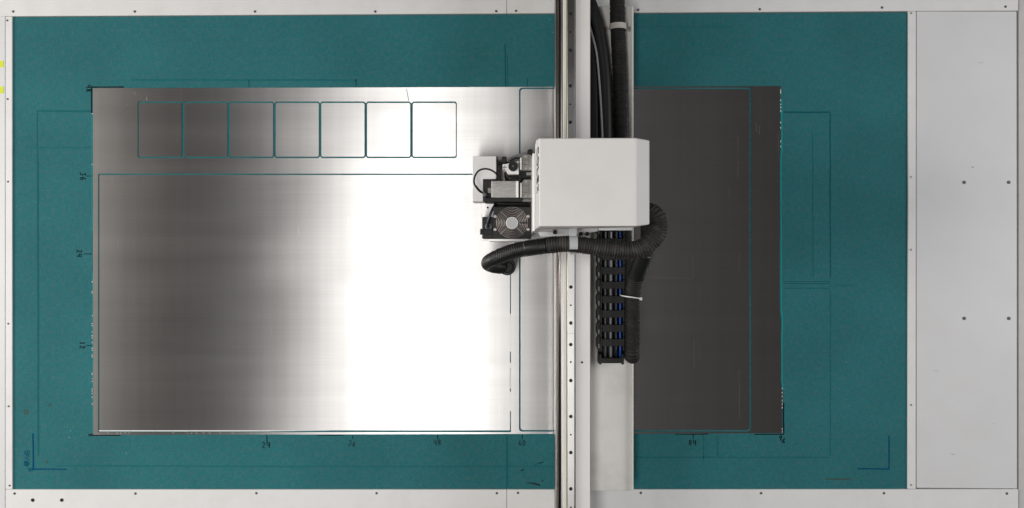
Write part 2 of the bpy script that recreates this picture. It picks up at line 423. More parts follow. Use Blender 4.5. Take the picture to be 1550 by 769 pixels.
for x, y in ((1459.5, 276), (1527, 276), (1459.5, 482), (1527, 482)): screw(x, y, 0.0042, pan, 2.6, 'dark_screw', 'bolt')
rail('edge_strip', [(1542.2, 800), (1600, 800), (1600, -40), (1542.2, -40)], 0.001, M['edge_grey'], [])
bl = [c for c in table.children if c.name == 'table_rail.002'][0]
for x, y in ((49.5, 757), (93.5, 757)): screw(x, y, RZ + 0.0004, bl, 2.7, 'hole', 'bolt')

for (y0, y1, lab) in ((91.5, 102, 'upper bright yellow tape tab at the left edge of the table'), (130.5, 141.5, 'lower bright yellow tape tab at the left edge of the table')):
    t = poly('tape_tab', [(-9, y1 - 0.5), (5.3, y1), (5.0, y0 + 0.4), (-9, y0)], 0.0022, 0.0028, M['yellow'])
    tag(t, lab, 'tape', 'yellow tape tabs on the table edge')

def scuff(parent, pts, z, m, name='scuff_mark'):
    bm = bmesh.new(); f = bm.faces.new([bm.verts.new((P(x, y).x, P(x, y).y, z)) for x, y in pts]); f.normal_update()
    if f.normal.z < 0: f.normal_flip()
    me = bpy.data.meshes.new(name); bm.to_mesh(me); bm.free(); return link(name, me, m, parent)
M['scuff'] = material('grey_scuff', (0.34, 0.33, 0.31, 1), 0.6)
for pts in ([(1438, 685.5), (1440, 687.6), (1443.5, 688.2), (1444.6, 686.4), (1443, 687.2), (1440.2, 686.6)], [(1469.5, 253), (1471, 252), (1473.5, 253), (1472, 254.4), (1470.4, 254.3)],
            [(1480, 95.2), (1487, 94.6), (1487, 95.2), (1480.5, 95.9)], [(1412, 560), (1419, 561.4), (1419, 562), (1412, 560.6)], [(1502, 640), (1504, 640.4), (1503, 641.6)]):
    scuff(pan, pts, 0.0039, M['scuff'])

# ------------------------------------------------------------------ the felt mat
mat = thing('cutting_mat', P(696, 380, -0.0128), 'teal felt cutting mat with score lines and handwritten inch marks', 'mat')
poly('felt_sheet', [(18.9, 740.0), (1373.4, 739.8), (1374.5, 19.0), (18.7, 26.2)], -0.0126, 0.0, M['felt'], mat)
ZL = 0.0004
def score(pts, w=1.5, m='score', name='score_line', z=ZL):
    # break long lines into slightly wavering runs
    out = []
    for (x0, y0), (x1, y1) in zip(pts[:-1], pts[1:]):
        n = max(2, int(math.hypot(x1-x0, y1-y0)/25))
        for i in range(n + 1):
            t = i/n; out.append((x0+(x1-x0)*t + random.uniform(-.25, .25), y0+(y1-y0)*t + random.uniform(-.25, .25)))
    return ribbon(name, [out], w, z, M[m], mat)
score([(56, 168), (138, 168.5)], 2.6, 'score_faint'); score([(56.5, 170), (57, 345)], 1.5, 'score_faint'); score([(57, 240), (58, 690)], 2.4, 'score_faint', z=ZL+.0002)
score([(42, 223.5), (138, 223.5)], 1.6, 'score_trace', z=ZL+.0004); score([(85, 705), (420, 706)], 2.2, 'score_trace'); score([(420, 706), (838, 706)], 1.8, 'score_trace', z=ZL+.0002)
score([(200, 121), (540, 121.5)], 3.0, 'score_trace'); score([(764.5, 66), (765, 131)], 1.4); score([(767.5, 84), (768, 131)], 1.1, 'score_faint', z=ZL+.0002)
score([(1187, 170), (1256, 170)], 2.6); score([(1256.5, 171), (1257, 420)], 1.8); score([(1257, 440), (1257, 690)], 1.4, 'score_faint')
score([(1187, 426.3), (1256, 426.3)], 1.0); score([(1187, 429.4), (1256, 429.4)], 1.0); score([(1187, 436.3), (1255, 436.3)], 1.5, 'score_faint')
score([(1263, 432), (1292, 432)], 1.2, 'score_faint'); score([(962, 692), (1256, 692.5)], 1.6, 'score_faint')
score([(1065, 659), (1065, 697)], 1.5, 'score_faint'); score([(1086, 659), (1086, 690)], 1.5, 'score_faint'); score([(767, 660), (767, 738)], 3.2, 'score_faint', z=ZL+.0003)
score([(960, 40), (1110, 41)], 1.4, 'score_trace'); score([(1230, 200), (1231, 420)], 1.4, 'score_trace')
for x, y0 in ((376.8, 122), (539, 120.5), (798, 119)): score([(x, y0), (x, 131)], 1.5, name='tick_mark')
score([(137, 132), (188, 131.6)], 1.9, 'ink_black', 'edge_mark'); score([(138.6, 133), (138.8, 171)], 1.7, 'ink_black', 'edge_mark', ZL+.0003)
score([(139.6, 172), (139.4, 350)], 1.0, 'bright_teal', 'cut_line'); score([(139.8, 410), (140, 655)], 0.9, 'bright_teal', 'cut_line')
score([(139, 658.8), (182, 659.2)], 1.7, 'ink_black', 'edge_mark'); score([(1142, 657.4), (1187, 657.2)], 1.8, 'ink_black', 'edge_mark'); score([(1022, 657.2), (1072, 657.2)], 1.3, 'ink_black', 'edge_mark')
score([(480, 658.7), (520, 658.7)], 1.2, 'ink_black', 'edge_mark')
score([(1183.4, 150), (1183.2, 230), (1182.2, 240), (1182.4, 470), (1184.3, 484), (1183.6, 500), (1183.4, 575), (1184.8, 590)], 1.8, 'bright_teal', 'cut_line')
score([(1186, 610), (1186.3, 656)], 2.2, 'ink_black', 'edge_mark')
score([(50, 656), (50.6, 709.6)], 2.3, 'ink_blue', 'corner_mark'); score([(50, 710.2), (102, 710.2)], 2.0, 'ink_blue', 'corner_mark', ZL+.0003)
score([(1345.8, 659), (1345.6, 710)], 1.8, 'ink_blue', 'corner_mark'); score([(1298, 709.4), (1346, 710)], 1.8, 'ink_blue', 'corner_mark', ZL+.0003)
score([(1250, 725.2), (1288, 725.2)], 1.4, 'rust_line', 'pencil_line')
# dark scuffs near the beam
for pts in ([(787, 712.5), (789.5, 713), (794, 711), (793, 709.5), (790, 710.5)], [(812.5, 701.2), (817, 701.8), (823.5, 699.8), (822, 698.6), (817, 699.8)],
            [(794, 731), (806, 732.6), (816.5, 735.8), (818, 733.4), (809, 730.6), (801, 730.2)], [(806, 707), (812, 704.2), (811.4, 703.2), (805, 706)],
            [(0+820, 728.5), (823, 729), (822, 727), (819, 727)], [(837, 687), (839, 688), (839, 686.4), (837, 686)]):
    bm = bmesh.new(); f = bm.faces.new([bm.verts.new((P(x, y).x, P(x, y).y, 0.0005)) for x, y in pts])
    f.normal_update()
    if f.normal.z < 0: f.normal_flip()
    me = bpy.data.meshes.new('scuff_mark'); bm.to_mesh(me); bm.free(); link('scuff_mark', me, M['ink_faded'], mat)
def blot(px, py, r, m, name='stain'):
    bm = bmesh.new(); vs_ = []
    for i in range(16):
        a = 2*math.pi*i/16; rr = r*random.uniform(0.75, 1.15); p = P(px+rr*math.cos(a), py-rr*math.sin(a)); vs_.append(bm.verts.new((p.x, p.y, 0.0005)))
    bm.faces.new(vs_); me = bpy.data.meshes.new(name); bm.to_mesh(me); bm.free(); link(name, me, M[m], mat)
blot(39.5, 624, 4.6, 'stain'); blot(76, 613, 2.6, 'stain'); blot(70, 699, 2.6, 'stain')
for x, y in ((107, 652), (105, 662), (191, 686), (281, 739), (1281, 548), (837, 49), (832, 30), (300, 742.5), (22, 684), (905, 705)):
    blot(x, y, 0.6, 'strap' if y != 684 else 'ink_blue', 'lint')

DIG = {'0': [[(.5, 1), (.15, .8), (.1, .4), (.4, 0), (.8, .2), (.85, .7), (.5, 1)]],
       '1': [[(.5, 1), (.5, 0)]],
       '2': [[(.1, .8), (.45, 1), (.8, .75), (.15, .05), (.95, .08)]],
       '3': [[(.1, .95), (.85, .95), (.4, .6), (.85, .35), (.5, 0), (.05, .12)]],
       '4': [[(.2, 1), (.1, .45), (.95, .45)], [(.75, .95), (.75, 0)]],
       '6': [[(.7, 1), (.2, .5), (.3, .05), (.8, .08), (.8, .42), (.25, .4)]],
       '8': [[(.5, .52), (.15, .8), (.5, 1), (.85, .8), (.1, .25), (.45, 0), (.9, .2), (.5, .52)]],
       '9': [[(.8, .95), (.3, 1), (.15, .65), (.6, .5), (.85, .9), (.7, 0)]]}
def number(txt, px, py, h, deg=0, ink='ink_black', w=1.35, drop=0.0):
    st = []; adv = h*0.78; W = adv*len(txt); a = math.radians(deg); ca, sa = math.cos(a), math.sin(a)
    for i, ch in enumerate(txt):
        for s in DIG[ch]:
            q = []
            for u, v in s:
                x = -W/2 + i*adv + u*h*0.62; y = h/2 - v*h + drop*i
                q.append((px + x*ca - y*sa, py + x*sa + y*ca))
            st.append(q)
    return ribbon('number_mark', st, w, ZL + 0.0001, M[ink], mat)
number('48', 134.2, 134.5, 7.5, 90); number('36', 125.6, 267.5, 8.5, 90, w=1.6); number('24', 120.2, 384, 8, 90, w=1.6); number('12', 124.6, 523, 8, 90, w=1.6); number('0', 136.6, 659, 5.5, 90)
number('24', 403.5, 673.5, 9); number('36', 533.5, 671.5, 8, 12, 'ink_faded'); number('48', 662.5, 669.5, 8, 0, 'ink_faded'); number('60', 790.5, 670.5, 8, 0, 'ink_faded'); number('84', 1048.8, 670, 8.5, 0); number('96', 1184.5, 664, 7.5, 12, w=1.7, drop=2.5)
for a, b in (((403.8, 658.5), (404.4, 670)), ((533.8, 658.5), (533.8, 664)), ((662.3, 658.2), (662.3, 664.5)), ((790.5, 658), (790.5, 664.8)), ((1049.2, 657.8), (1049.2, 664)),
             ((131, 266.6), (138.6, 266.4)), ((127, 384.4), (138.8, 384.2)), ((131, 522.8), (139, 522.6))):
    ribbon('tick_mark', [[a, b]], 1.2, ZL + 0.0001, M['ink_black'], mat)
ribbon('written_note', [[(37.6, 687), (37.4, 682.8), (44.4, 682.6), (44.6, 686.8), (37.6, 687)], [(41, 682.8), (41.2, 686.6)],
        [(39, 689), (42.5, 688.6), (44.4, 690), (42, 692), (39, 691.6)], [(37.6, 693.4), (44.6, 696)],
        [(37.4, 698), (37.8, 704.8), (42, 704.6), (42.4, 698.4), (37.4, 698)], [(40, 698.4), (40.4, 704.4)], [(42.6, 701), (44.2, 703)], [(40, 707), (41.4, 706)],
        [(43.4, 709), (46.6, 709.6), (49, 708.6), (49, 712), (44.8, 712.6), (43.4, 709)]], 1.1, ZL + 0.0001, M['ink_blue'], mat)

# ------------------------------------------------------------------ the cut sheet and the pieces lying in it
Z0, Z1 = 0.0010, 0.0019
pitch = (691.6 - 208.4)/7; hx0, hx1, hy0, hy1 = 207.8, 692.0, 153.6, 239.4
hole7 = []
for k in range(7):
    a, b = hx0 + k*(hx1-hx0)/7, hx0 + (k+1)*(hx1-hx0)/7
    hole7 += [(a + 0.6, hy0 + 2.4), (a + 2.6, hy0), (b - 2.6, hy0), (b - 0.6, hy0 + 2.4)]
for k in reversed(range(7)):
    a, b = hx0 + k*(hx1-hx0)/7, hx0 + (k+1)*(hx1-hx0)/7
    hole7 += [(b - 0.6, hy1 - 2.4), (b - 2.6, hy1), (a + 2.6, hy1), (a + 0.6, hy1 - 2.4)]
outline = [(140.6, 133.4), (480, 132.6), (780, 131.6), (1181.6, 130.2), (1181.2, 138), (1180.4, 143), (1181.4, 150), (1181.0, 168), (1181.6, 200), (1180.6, 240), (1180.8, 330), (1180.2, 420), (1180.4, 470), (1181.4, 478),
           (1182.6, 490), (1181.8, 510), (1182.4, 560), (1181.8, 577), (1183.6, 586), (1185.0, 597), (1184.6, 612), (1183.6, 622), (1184.2, 655.6), (800, 656.8), (470, 657.6), (141.2, 658.2), (140.8, 400)]
sheet = plate('metal_sheet', [outline, hole7, rrect(148.6, 262.8, 773.4, 654.2, 0.8, 1), rrect(785.6, 132.6, 1136.8, 653.4, 5),
        [(614.9, 134.4), (615.8, 134.4), (619.2, 152.6), (618.2, 152.6)]], Z0, Z1, M['sheet'])
tag(sheet, 'large brushed aluminium sheet, cut into panels, framing them on the teal mat', 'metal sheet')
big = plate('cut_metal_plate', [rrect(150.5, 264.9, 771.9, 651.4, 0.7, 1)], Z0, Z1 + 0.0006, M['sheet'])
tag(big, 'largest cut aluminium panel, with bright white glare, left of the gantry', 'metal panel', 'panels cut from the sheet')
tall = plate('cut_metal_plate', [rrect(788.0, 134.8, 1134.4, 651.0, 4)], Z0, Z1, M['sheet'])
tag(tall, 'dark aluminium panel with rounded corners lying under the gantry and to its right', 'metal panel', 'panels cut from the sheet')
words_ = ['leftmost, darkest square in the row of seven small aluminium blanks', 'second small aluminium blank from the left in the row of seven', 'third small aluminium blank from the left in the row of seven',
          'middle small aluminium blank in the row of seven', 'third small aluminium blank from the right, half grey half glare', 'second small aluminium blank from the right, below the slanting cut',
          'rightmost small aluminium blank in the row, nearest the machine head']
for k in range(7):
    a = hx0 + k*(hx1-hx0)/7 + 2.0; b = hx0 + (k+1)*(hx1-hx0)/7 - 2.0
    if k == 0: a += 0.2
    q = plate('cut_blank', [rrect(a, hy0 + 2.3, b, hy1 - 2.3, 2.4, 4)], Z0, Z1 + random.uniform(-.0002, .0002), M['sheet'])
    tag(q, words_[k], 'metal blank', 'small blanks cut in a row')
M['scratch'] = material('scratch_mark', (0.105, 0.10, 0.097, 1), 0.7)
M['scratch_light'] = material('light_scratch_mark', (0.30, 0.29, 0.275, 1), 0.7)
def scratch(parent, pts, w, m):
    o = ribbon('scratch', [pts], w, Z1 + 0.0004, M[m], parent)
for pts in ([(1117, 204), (1116.6, 232)], [(1116.6, 240), (1117, 270)], [(1118.5, 384), (1118, 412)], [(1118.4, 560), (1118.8, 632)], [(1048.5, 384), (1049, 420)], [(1050, 515), (1050.4, 560)], [(1103, 285), (1103.2, 298)]):
    scratch(tall, pts, 0.55, 'scratch')
for pts in ([(984, 420), (1046, 421.5)], [(1084, 630), (1085.4, 631)]): scratch(tall, pts, 0.5, 'scratch')
for pts in ([(1144.5, 186), (1144.8, 200)], [(1149, 190), (1149.2, 204)], [(1177.6, 200), (1177.8, 230)]): scratch(sheet, pts, 0.5, 'scratch')
for pts in ([(181, 601), (182.5, 616)], [(199.4, 628), (200, 642)], [(173, 437), (175, 439.5)], [(272, 330), (272.4, 352)], [(400, 322), (432, 323.6)], [(338, 470), (338.3, 492)]): scratch(big, pts, 0.5, 'scratch_light')
for pts in ([(193, 158), (194.5, 160.6)], [(204, 140), (205, 143)], [(222.4, 146), (222.8, 153.2)], [(193.4, 170), (194, 172)], [(405.6, 134), (405.8, 140)]): scratch(sheet, pts, 0.7, 'scratch_light')
# raised lower edge of the large panel, burrs on the cuts; glint painted pale
bm = bmesh.new()
for i in range(46):
    x0 = 150.5 + i*7.6; x1 = x0 + 7.6; w = 1.5 if i < 34 else 1.5 - (i-33)*0.1
    for (xa, xb) in ((x0, x1),):
        p = [P(xa, 651.2), P(xb, 651.2), P(xb, 651.2 + w), P(xa, 651.2 + w)]
        prism(bm, [(v.x, v.y) for v in p], Z0, Z1 + 0.0003 + random.uniform(-.0003, .0004))
bm_done('raised_edge', bm, M['raw_edge_glint'], big)['kind'] = 'stuff'
bm = bmesh.new()
p = [P(771.2, 559), P(773.2, 559), P(773.2, 588), P(771.2, 588)]
prism(bm, [(v.x, v.y) for v in p], Z0, Z1 + 0.001); bm_done('edge_burr', bm, M['raw_edge_glint'], big)
bm = bmesh.new()   # slivers of metal that close the right-hand cut of the large panel here and there
for y0, y1 in ((262, 300), (360, 398), (472, 532), (546, 558), (590, 622)):
    p = [P(771.95, y0+3), P(773.35, y0+3), P(773.35, y1), P(771.95, y1)]; prism(bm, [(v.x, v.y) for v in p], Z0, Z1 - 0.0002)
me_o = bm_done('cut_bridge', bm, None, big); set_uv(me_o.data); me_o.data.materials.append(M['sheet']); me_o['kind'] = 'stuff'
def burrs(parent, spots, name='burr'):
    bm = bmesh.new()
    for x, y, wx, wy in spots:
        c = P(x, y); kx, ky = wx/S, wy/S
        n = 5; pts = [(c.x + kx*random.uniform(.3, .75)*math.cos(2*math.pi*i/n), c.y + ky*random.uniform(.4, 1.0)*math.sin(2*math.pi*i/n)) for i in range(n)]
        prism(bm, pts, 0.0005, Z1 + random.uniform(.0002, .0010))
    o = bm_done(name, bm, M['raw_edge_glint'], parent); o['kind'] = 'stuff'
sp = [(140.0, y, 0.9, 1.5) for y in [172, 249, 415, 418, 424, 426, 427, 440, 441, 443, 478] + [490 + i*3.1 + random.uniform(-.8, .8) for i in range(42)] if random.random() < .6]
sp += [(1181.4, y, 1.0, 2.4) for y in (136, 139, 141, 152, 158, 163, 168, 185, 193, 214, 222)]
sp += [(1183.8, y, 0.9, 2.6) for y in (588, 594, 600, 606, 612, 617, 649, 653)]
sp += [(x, 655.4 + random.uniform(-.4, .2), 1.5, 0.6) for x in (164, 178, 183, 190, 196, 262, 284, 290, 298, 308, 318, 334, 352, 380, 415, 434)]
burrs(sheet, sp)

# ------------------------------------------------------------------ the gantry
gan = thing('gantry', P(885, 384, 0.05), 'white bridge beam with steel rail and cream tray spanning the cutting table', 'gantry')
BZ = 0.25
box('beam', 852.8, -60, 893.4, 830, 0.05, BZ, M['white'], gan, bevel=0.0015, seg=1)
screw(881, 548.5, BZ, gan.children[0], 1.7, 'hole', 'bolt')
def bar(name, x0, x1, z0, z1, m, round_=0.0, along=True, yt=-60, yb=830, parent=gan):
    o = box(name, x0, yt, x1, yb, z0, z1, m, parent, bevel=round_, seg=3 if round_ > .001 else 1)
    set_uv(o.data, 'x'); return o
bar('glue_line', 857.0, 858.0, BZ - 0.01, BZ + 0.0030, M['glue'])  # yellowish glue line beside the rail
lr = bar('linear_rail', 858.6, 869.6, BZ + 0.0002, BZ + 0.012, M['rail_steel'], 0.0009)
for y in (21, 76, 130, 185, 434.5, 489, 521.5, 576, 630.5, 685, 740): screw(864.0 if y > 300 else 863.2, y, BZ + 0.0122, lr, 2.7, 'hole', 'bolt_hole')
for y in (48.6, 158, 462, 548, 658, 768): screw(864.0 if y > 300 else 863.2, y, BZ + 0.0122, lr, 1.4, 'hole', 'bolt_hole')
bar('joint_plate', 858.5, 869.7, BZ + 0.0121, BZ + 0.0123, M['gun'], yt=504.8, yb=505.3)
bm = bmesh.new()                      # toothed rack along the rail
xa, xb = P(869.7, 0, BZ + .008).x, P(871.4, 0, BZ + .008).x
tp = 0.0038
y = P(0, 790, BZ).y
while y < P(0, -20, BZ).y:
    prism(bm, [(xa, y), (xb, y + tp*.2), (xb, y + tp*.5), (xa, y + tp*.7)], BZ + .0002, BZ + 0.009); y += tp
bm_done('gear_rack', bm, M['gun'], gan)['kind'] = 'stuff'
# stepped steel profile on the beam's left flank
bar('flank_strip', 840.7, 842.8, 0.05, 0.13, M['alu'], 0.0008)
bar('flank_groove', 843.0, 844.1, 0.05, 0.11, M['black'])
bar('flank_strip', 844.2, 845.0, 0.05, 0.16, M['copper'], 0.0008)
rod = P(847.9, 0, 0.19)
bm = bmesh.new(); tube(bm, [Vector((rod.x, P(0, 830, .2).y, 0.19)), Vector((rod.x, P(0, -60, .2).y, 0.19))], 0.0060, 24); bm_done('guide_rod', bm, M['chrome'], gan, smooth=True)
bar('rod_support', 846.4, 849, 0.06, 0.16, M['black'])
bar('flank_cover', 849.4, 852.3, 0.12, 0.225, M['dark_steel'], 0.0008)
# cream cable tray to the right of the beam
TZ = 0.10
tray = box('cable_tray', 894.0, 9.5, 958.2, 743.0, TZ - 0.014, TZ, M['tray'], gan, bevel=0.0012, seg=1)
box('tray_lip', 955.6, 9.5, 959.0, 743.0, TZ + 0.0003, TZ + 0.012, M['tray'], tray, bevel=0.001, seg=1)

# ------------------------------------------------------------------ cables and hoses on the tray
h1 = thing('vacuum_hose', P(936, 300, TZ), 'black ribbed hose running down the cream tray and looping back up beside the cable chain', 'hose')
corrugated('hose_tube', [(934, -30, .130), (934.5, 20, .130), (935, 42, .130), (937.5, 100, .130), (939, 160, .131), (940, 215, .131), (942, 280, .13), (945, 350, .129), (947, 420, .129), (949, 480, .129), (952, 520, .128),
     (955, 534, .132), (957, 539, .155), (957, 535, .182), (957.5, 520, .19), (957.5, 480, .195), (957.5, 450, .20), (961, 425, .225), (969, 400, .26), (978, 378, .29), (982, 355, .315), (978, 325, .33), (962, 300, .335)], 0.0262, M['hose'], h1, pitch=0.0076)
cl = cable('hose_sleeve', [(963.5, 418, .232), (970, 398, .264), (977, 381, .287)], 0.0285, M['hose_smooth'], h1, 18)
# clamp that holds it to the tray
hc = thing('hose_clamp', P(936, 42, TZ), 'beige half ring clamp screwed over the black hose near the top of the tray', 'clamp')
def strap_arc(name, px, py, zc, r_in, r_out, width, m, parent, a0=-5, a1=185, axis='y', n=18):
    """half ring over a hose that runs along y (axis y) or along x"""
    bm = bmesh.new(); c = P(px, py, zc); rows = []
    for i in range(n+1):
        a = math.radians(a0 + (a1-a0)*i/n); row = []
        for r, s in ((r_in, -.5), (r_out, -.5), (r_out, .5), (r_in, .5)):
            u, w = r*math.cos(a), r*math.sin(a)
            row.append(bm.verts.new((c.x+u, c.y+s*width, c.z+w) if axis == 'y' else (c.x+s*width, c.y+u, c.z+w)))
        rows.append(row)
    for a, b in zip(rows[:-1], rows[1:]):
        for k in range(4): bm.faces.new((a[k], a[(k+1) % 4], b[(k+1) % 4], b[k]))
    bm.faces.new(rows[0]); bm.faces.new(rows[-1][::-1])
    return bm_done(name, bm, m, parent, smooth=False)
strap_arc('clamp_ring', 935.5, 41, .130, .0265, .0290, .019, M['beige'], hc)
for x in (917.8, 952.8):
    e = poly('clamp_ear', rrect(x-4.6, 40.0, x+4.6, 47.6, 3.4), TZ + .0003, TZ + .004, M['beige'], hc); screw(x - .2, 43.6, TZ + .0045, e, 2.2, 'screw')
# two thick black cables that bulge out from behind the beam, and a thin grey one
tag(cable('power_cable', [(890, -6, .15), (897, 12, .15), (905, 40, .15), (911, 75, .15), (915, 110, .15), (917, 150, .15), (918, 215, .15), (917, 300, .15)], 0.0195, M['black'], n=16),
    'outer thick black cable curving away from the beam towards the ribbed hose', 'cable', 'thick black cables beside the beam')
tag(cable('power_cable', [(886, 25, .14), (892, 60, .14), (897, 100, .14), (899.5, 150, .14), (900, 215, .14), (900, 300, .14)], 0.0170, M['black'], n=16),
    'inner thick black cable pressed against the white beam above the machine head', 'cable', 'thick black cables beside the beam')
tag(cable('thin_cable', [(892, 38, .172), (897, 55, .173), (903, 80, .174), (907, 120, .174), (910, 165, .174), (912, 215, .174), (912, 280, .174)], 0.0032, M['grey_cable']),
    'thin grey cable lying between the two thick black cables', 'cable')

# cable chain
ch = thing('cable_chain', P(924, 450, TZ), 'black plastic cable chain with grey and blue cables showing between its links', 'cable chain')
ZT = 0.175
link_proto = []
first_y = 366.5; pitch_px = 21.75
def make_link(yc):
    root = box('link_bar', 911.5, yc - 5.6, 944.2, yc + 5.6, ZT - .006, ZT, M['chain'], ch, bevel=.0012, seg=1)
    poly('side_plate', [(908.4, yc + 12.6), (911.2, yc + 13.2), (911.2, yc - 7.5), (909.2, yc - 8.4)], ZT - .034, ZT + .002, M['chain'], root, bevel=.0008, seg=1)
    poly('side_plate', [(943.0, yc + 13), (945.2, yc + 12.4), (945.4, yc - 7.6), (943.0, yc - 8.4)], ZT - .034, ZT + .002, M['chain'], root, bevel=.0008, seg=1)
    poly('side_plate', [(903.0, yc + 6), (905.4, yc + 12.4), (908.2, yc + 12.4), (908.2, yc - 9), (905.2, yc - 9), (903.0, yc - 5)], ZT - .045, ZT - .010, M['chain'], root, bevel=.0008, seg=1)
    box('rib', 905.6, yc + 2.4, 907.4, yc + 8.6, ZT - .0098, ZT - .009, M['grey_cable'], root)
    box('rib', 925.6, yc - 5.2, 930.2, yc + 5.2, ZT + .0001, ZT + .0012, M['black'], root)
    return root
l0 = make_link(first_y)
step = Vector((0, -pitch_px*(D - ZT)/(D*S), 0))
for i in range(-1, 8):
    if i == 0: continue
    dup(l0, step*i)
endp = box('link_bar', 909.6, 541.5, 944.0, 550.0, ZT - .075, ZT - .012, M['chain'], ch, bevel=.003, seg=2)
for x in (907.2, 941.2): box('side_plate', x, 536, x + 3.4, 552, ZT - .08, ZT - .004, M['chain'], endp, bevel=.002, seg=2)
box('chain_return', 905, 345, 944, 545, TZ + .0004, TZ + .018, M['black'], ch, bevel=.002, seg=1)
for x, w, m in ((916.4, 3.2, 'dgrey_cable'), (924.6, 4.4, 'grey_cable'), (932.8, 4.2, 'navy'), (938.9, 3.4, 'blue'), (920.6, 2.2, 'black')):
    cable('cable', [(x, 335, ZT - .012), (x, 420, ZT - .012), (x - .2, 500, ZT - .012), (x, 530, ZT - .013), (x, 541, ZT - .028), (x, 546, ZT - .05)], w/2*(D-ZT)/(D*S), M[m], ch, 10, .01)
zt = thing('zip_tie', P(957, 450, .2), 'white nylon zip tie round the lower ribbed hose beside the chain', 'zip tie')
cable('tie_band', [(938.5, 446.5, .175), (941, 447.4, .205), (948, 448.8, .232), (957, 450, .240), (966, 451.4, .222), (970, 452, .205)], 0.0022, M['tie'], zt, 8)
box('tie_head', 967.6, 450.2, 972.2, 454.6, .205, .213, M['tie'], zt, bevel=.001, seg=1)

# ------------------------------------------------------------------ the cutting head
head = thing('gantry_carriage', P(860, 290, .26), 'white boxy cutting machine head with black fan, camera and motor on its left side', 'cutting head')
def PW(px, z): return (px - CX)*(D - z)/(D*S)
def PH(py, z): return (CY - py)*(D - z)/(D*S)
# housing: one shell with sloping left face and chamfered right edge
sec = [(PW(811.6, .52), .40), (PW(811.6, .52), .52), (PW(816, .70), .70), (PW(963, .70), .70), (PW(983.2, .65), .65), (PW(983.2, .65), .40)]
yN = [PH(211.5, .52)]*2 + [PH(209.2, .70), PH(208.6, .70), PH(212.2, .65), PH(212.2, .65)]
yS = [PH(343.6, .52)]*2 + [PH(342.8, .70), PH(342.6, .70), PH(339.6, .65), PH(339.6, .65)]
yS[0] = yS[1] = PH(343.2, .70)
bm = bmesh.new()
a = [bm.verts.new((x, y, z)) for (x, z), y in zip(sec, yN)]; b = [bm.verts.new((x, y, z)) for (x, z), y in zip(sec, yS)]
bm.faces.new(a); bm.faces.new(b[::-1])
for i in range(6): bm.faces.new((a[i], b[i], b[(i+1) % 6], a[(i+1) % 6]))
bmesh.ops.recalc_face_normals(bm, faces=bm.faces[:])
bmesh.ops.bevel(bm, geom=[e for e in bm.edges], offset=.0035, segments=3, affect='EDGES', profile=.5)
hous = bm_done('housing', bm, M['white'], head)
# lettering on the sloping left face, reading down the picture
pa = Vector((PW(811.6, .52), 0, .52)); pb = Vector((PW(816, .70), 0, .70)); up = (pb - pa).normalized()
nrm = Vector((-up.z, 0, up.x))
for chx, y0, y1 in (('C', 222.5, 234.5), ('O', 237.5, 250.5), ('L', 253.5, 264.5), ('E', 267, 277), ('X', 280, 291)):
    cu = bpy.data.curves.new('letter', 'FONT'); cu.body = chx; cu.extrude = .0004; cu.offset = 0.012; cu.size = 1
    o = bpy.data.objects.new('letter_tmp', cu); COL.objects.link(o)
    dg = bpy.context.evaluated_depsgraph_get(); dg.update()
    me = bpy.data.meshes.new_from_object(o.evaluated_get(dg)); bpy.data.objects.remove(o); bpy.data.curves.remove(cu)
    xs = [v.co.x for v in me.vertices]; ys = [v.co.y for v in me.vertices]
    lx, hx, ly, hy = min(xs), max(xs), min(ys), max(ys)
    ztop = .692; zbot = .575; ysa = PH(y0, .64); ysb = PH(y1, .64)
    for v in me.vertices:
        u = (v.co.x-lx)/(hx-lx); t = (v.co.y-ly)/(hy-ly); zz = zbot + (ztop-zbot)*t
        base = pa + up*((zz-.52)/up.z)
        q = base + nrm*(.0008 + v.co.z)
        v.co = (q.x, ysa + (ysb-ysa)*u, q.z)
    link('letter', me, M['print'], hous)
# body under the housing, riding on the rail; bracket and knobs visible below it
poly('carriage_body', [(818, 340), (960, 340), (960, 214), (818, 214)], .268, .399, M['gun'], head, bevel=.002, seg=1)
poly('lower_bracket', [(812, 346), (819, 358.5), (862, 357.5), (905, 350), (905, 343), (812, 343)], .27, .30, M['grey_plate'], head, bevel=.001, seg=1)
for x, y, r in ((840, 351.5, 3.2), (879, 354, 3.0), (889, 354, 3.0)): cyl('knob', x, y, r, .30, .312, M['black'], head, 14, chamfer=.001)
box('type_plate', 906, 343.2, 957, 348.6, .33, .335, M['grey_plate'], head)
box('tool_plate', 806.2, 232, 809.8, 350, .09, .41, M['satin'], head, bevel=.001, seg=1)
box('back_plate', 810.0, 228, 838, 350, .09, .36, M['alu'], head, bevel=.001, seg=1)
poly('base_plate', [(728.5, 364), (806, 364), (806, 243), (753.4, 243), (753.4, 305.4), (728.5, 305.4)], .052, .062, M['sheet'], head, bevel=.001, seg=1)
set_uv([c for c in head.children if c.name == 'base_plate'][0].data)
screw(738.2, 314.2, .0625, [c for c in head.children if c.name == 'base_plate'][0], 1.5, 'hole')
# L-shaped light grey plate with its cable loop
gp = poly('sensor_cover', [(715.3, 305), (731.2, 305), (731.2, 271), (751.2, 271), (751.2, 236.4), (715.3, 236.4)], .085, .19, M['grey_plate'], head, bevel=.0012, seg=1)
box('cover_edge', 751.4, 237, 753.2, 272, .085, .186, M['black'], gp)
hb = box('holder_block', 731.6, 271.4, 751.8, 304.6, .085, .19, M['fan_black'], head, bevel=.001, seg=1)
box('holder_rib', 735, 272.4, 748, 276.4, .1905, .194, M['black'], hb); box('holder_rib', 738.4, 284.6, 743.4, 292, .1905, .197, M['gun'], hb); box('holder_rib', 733, 300, 735, 304.4, .1905, .193, M['gun'], hb)
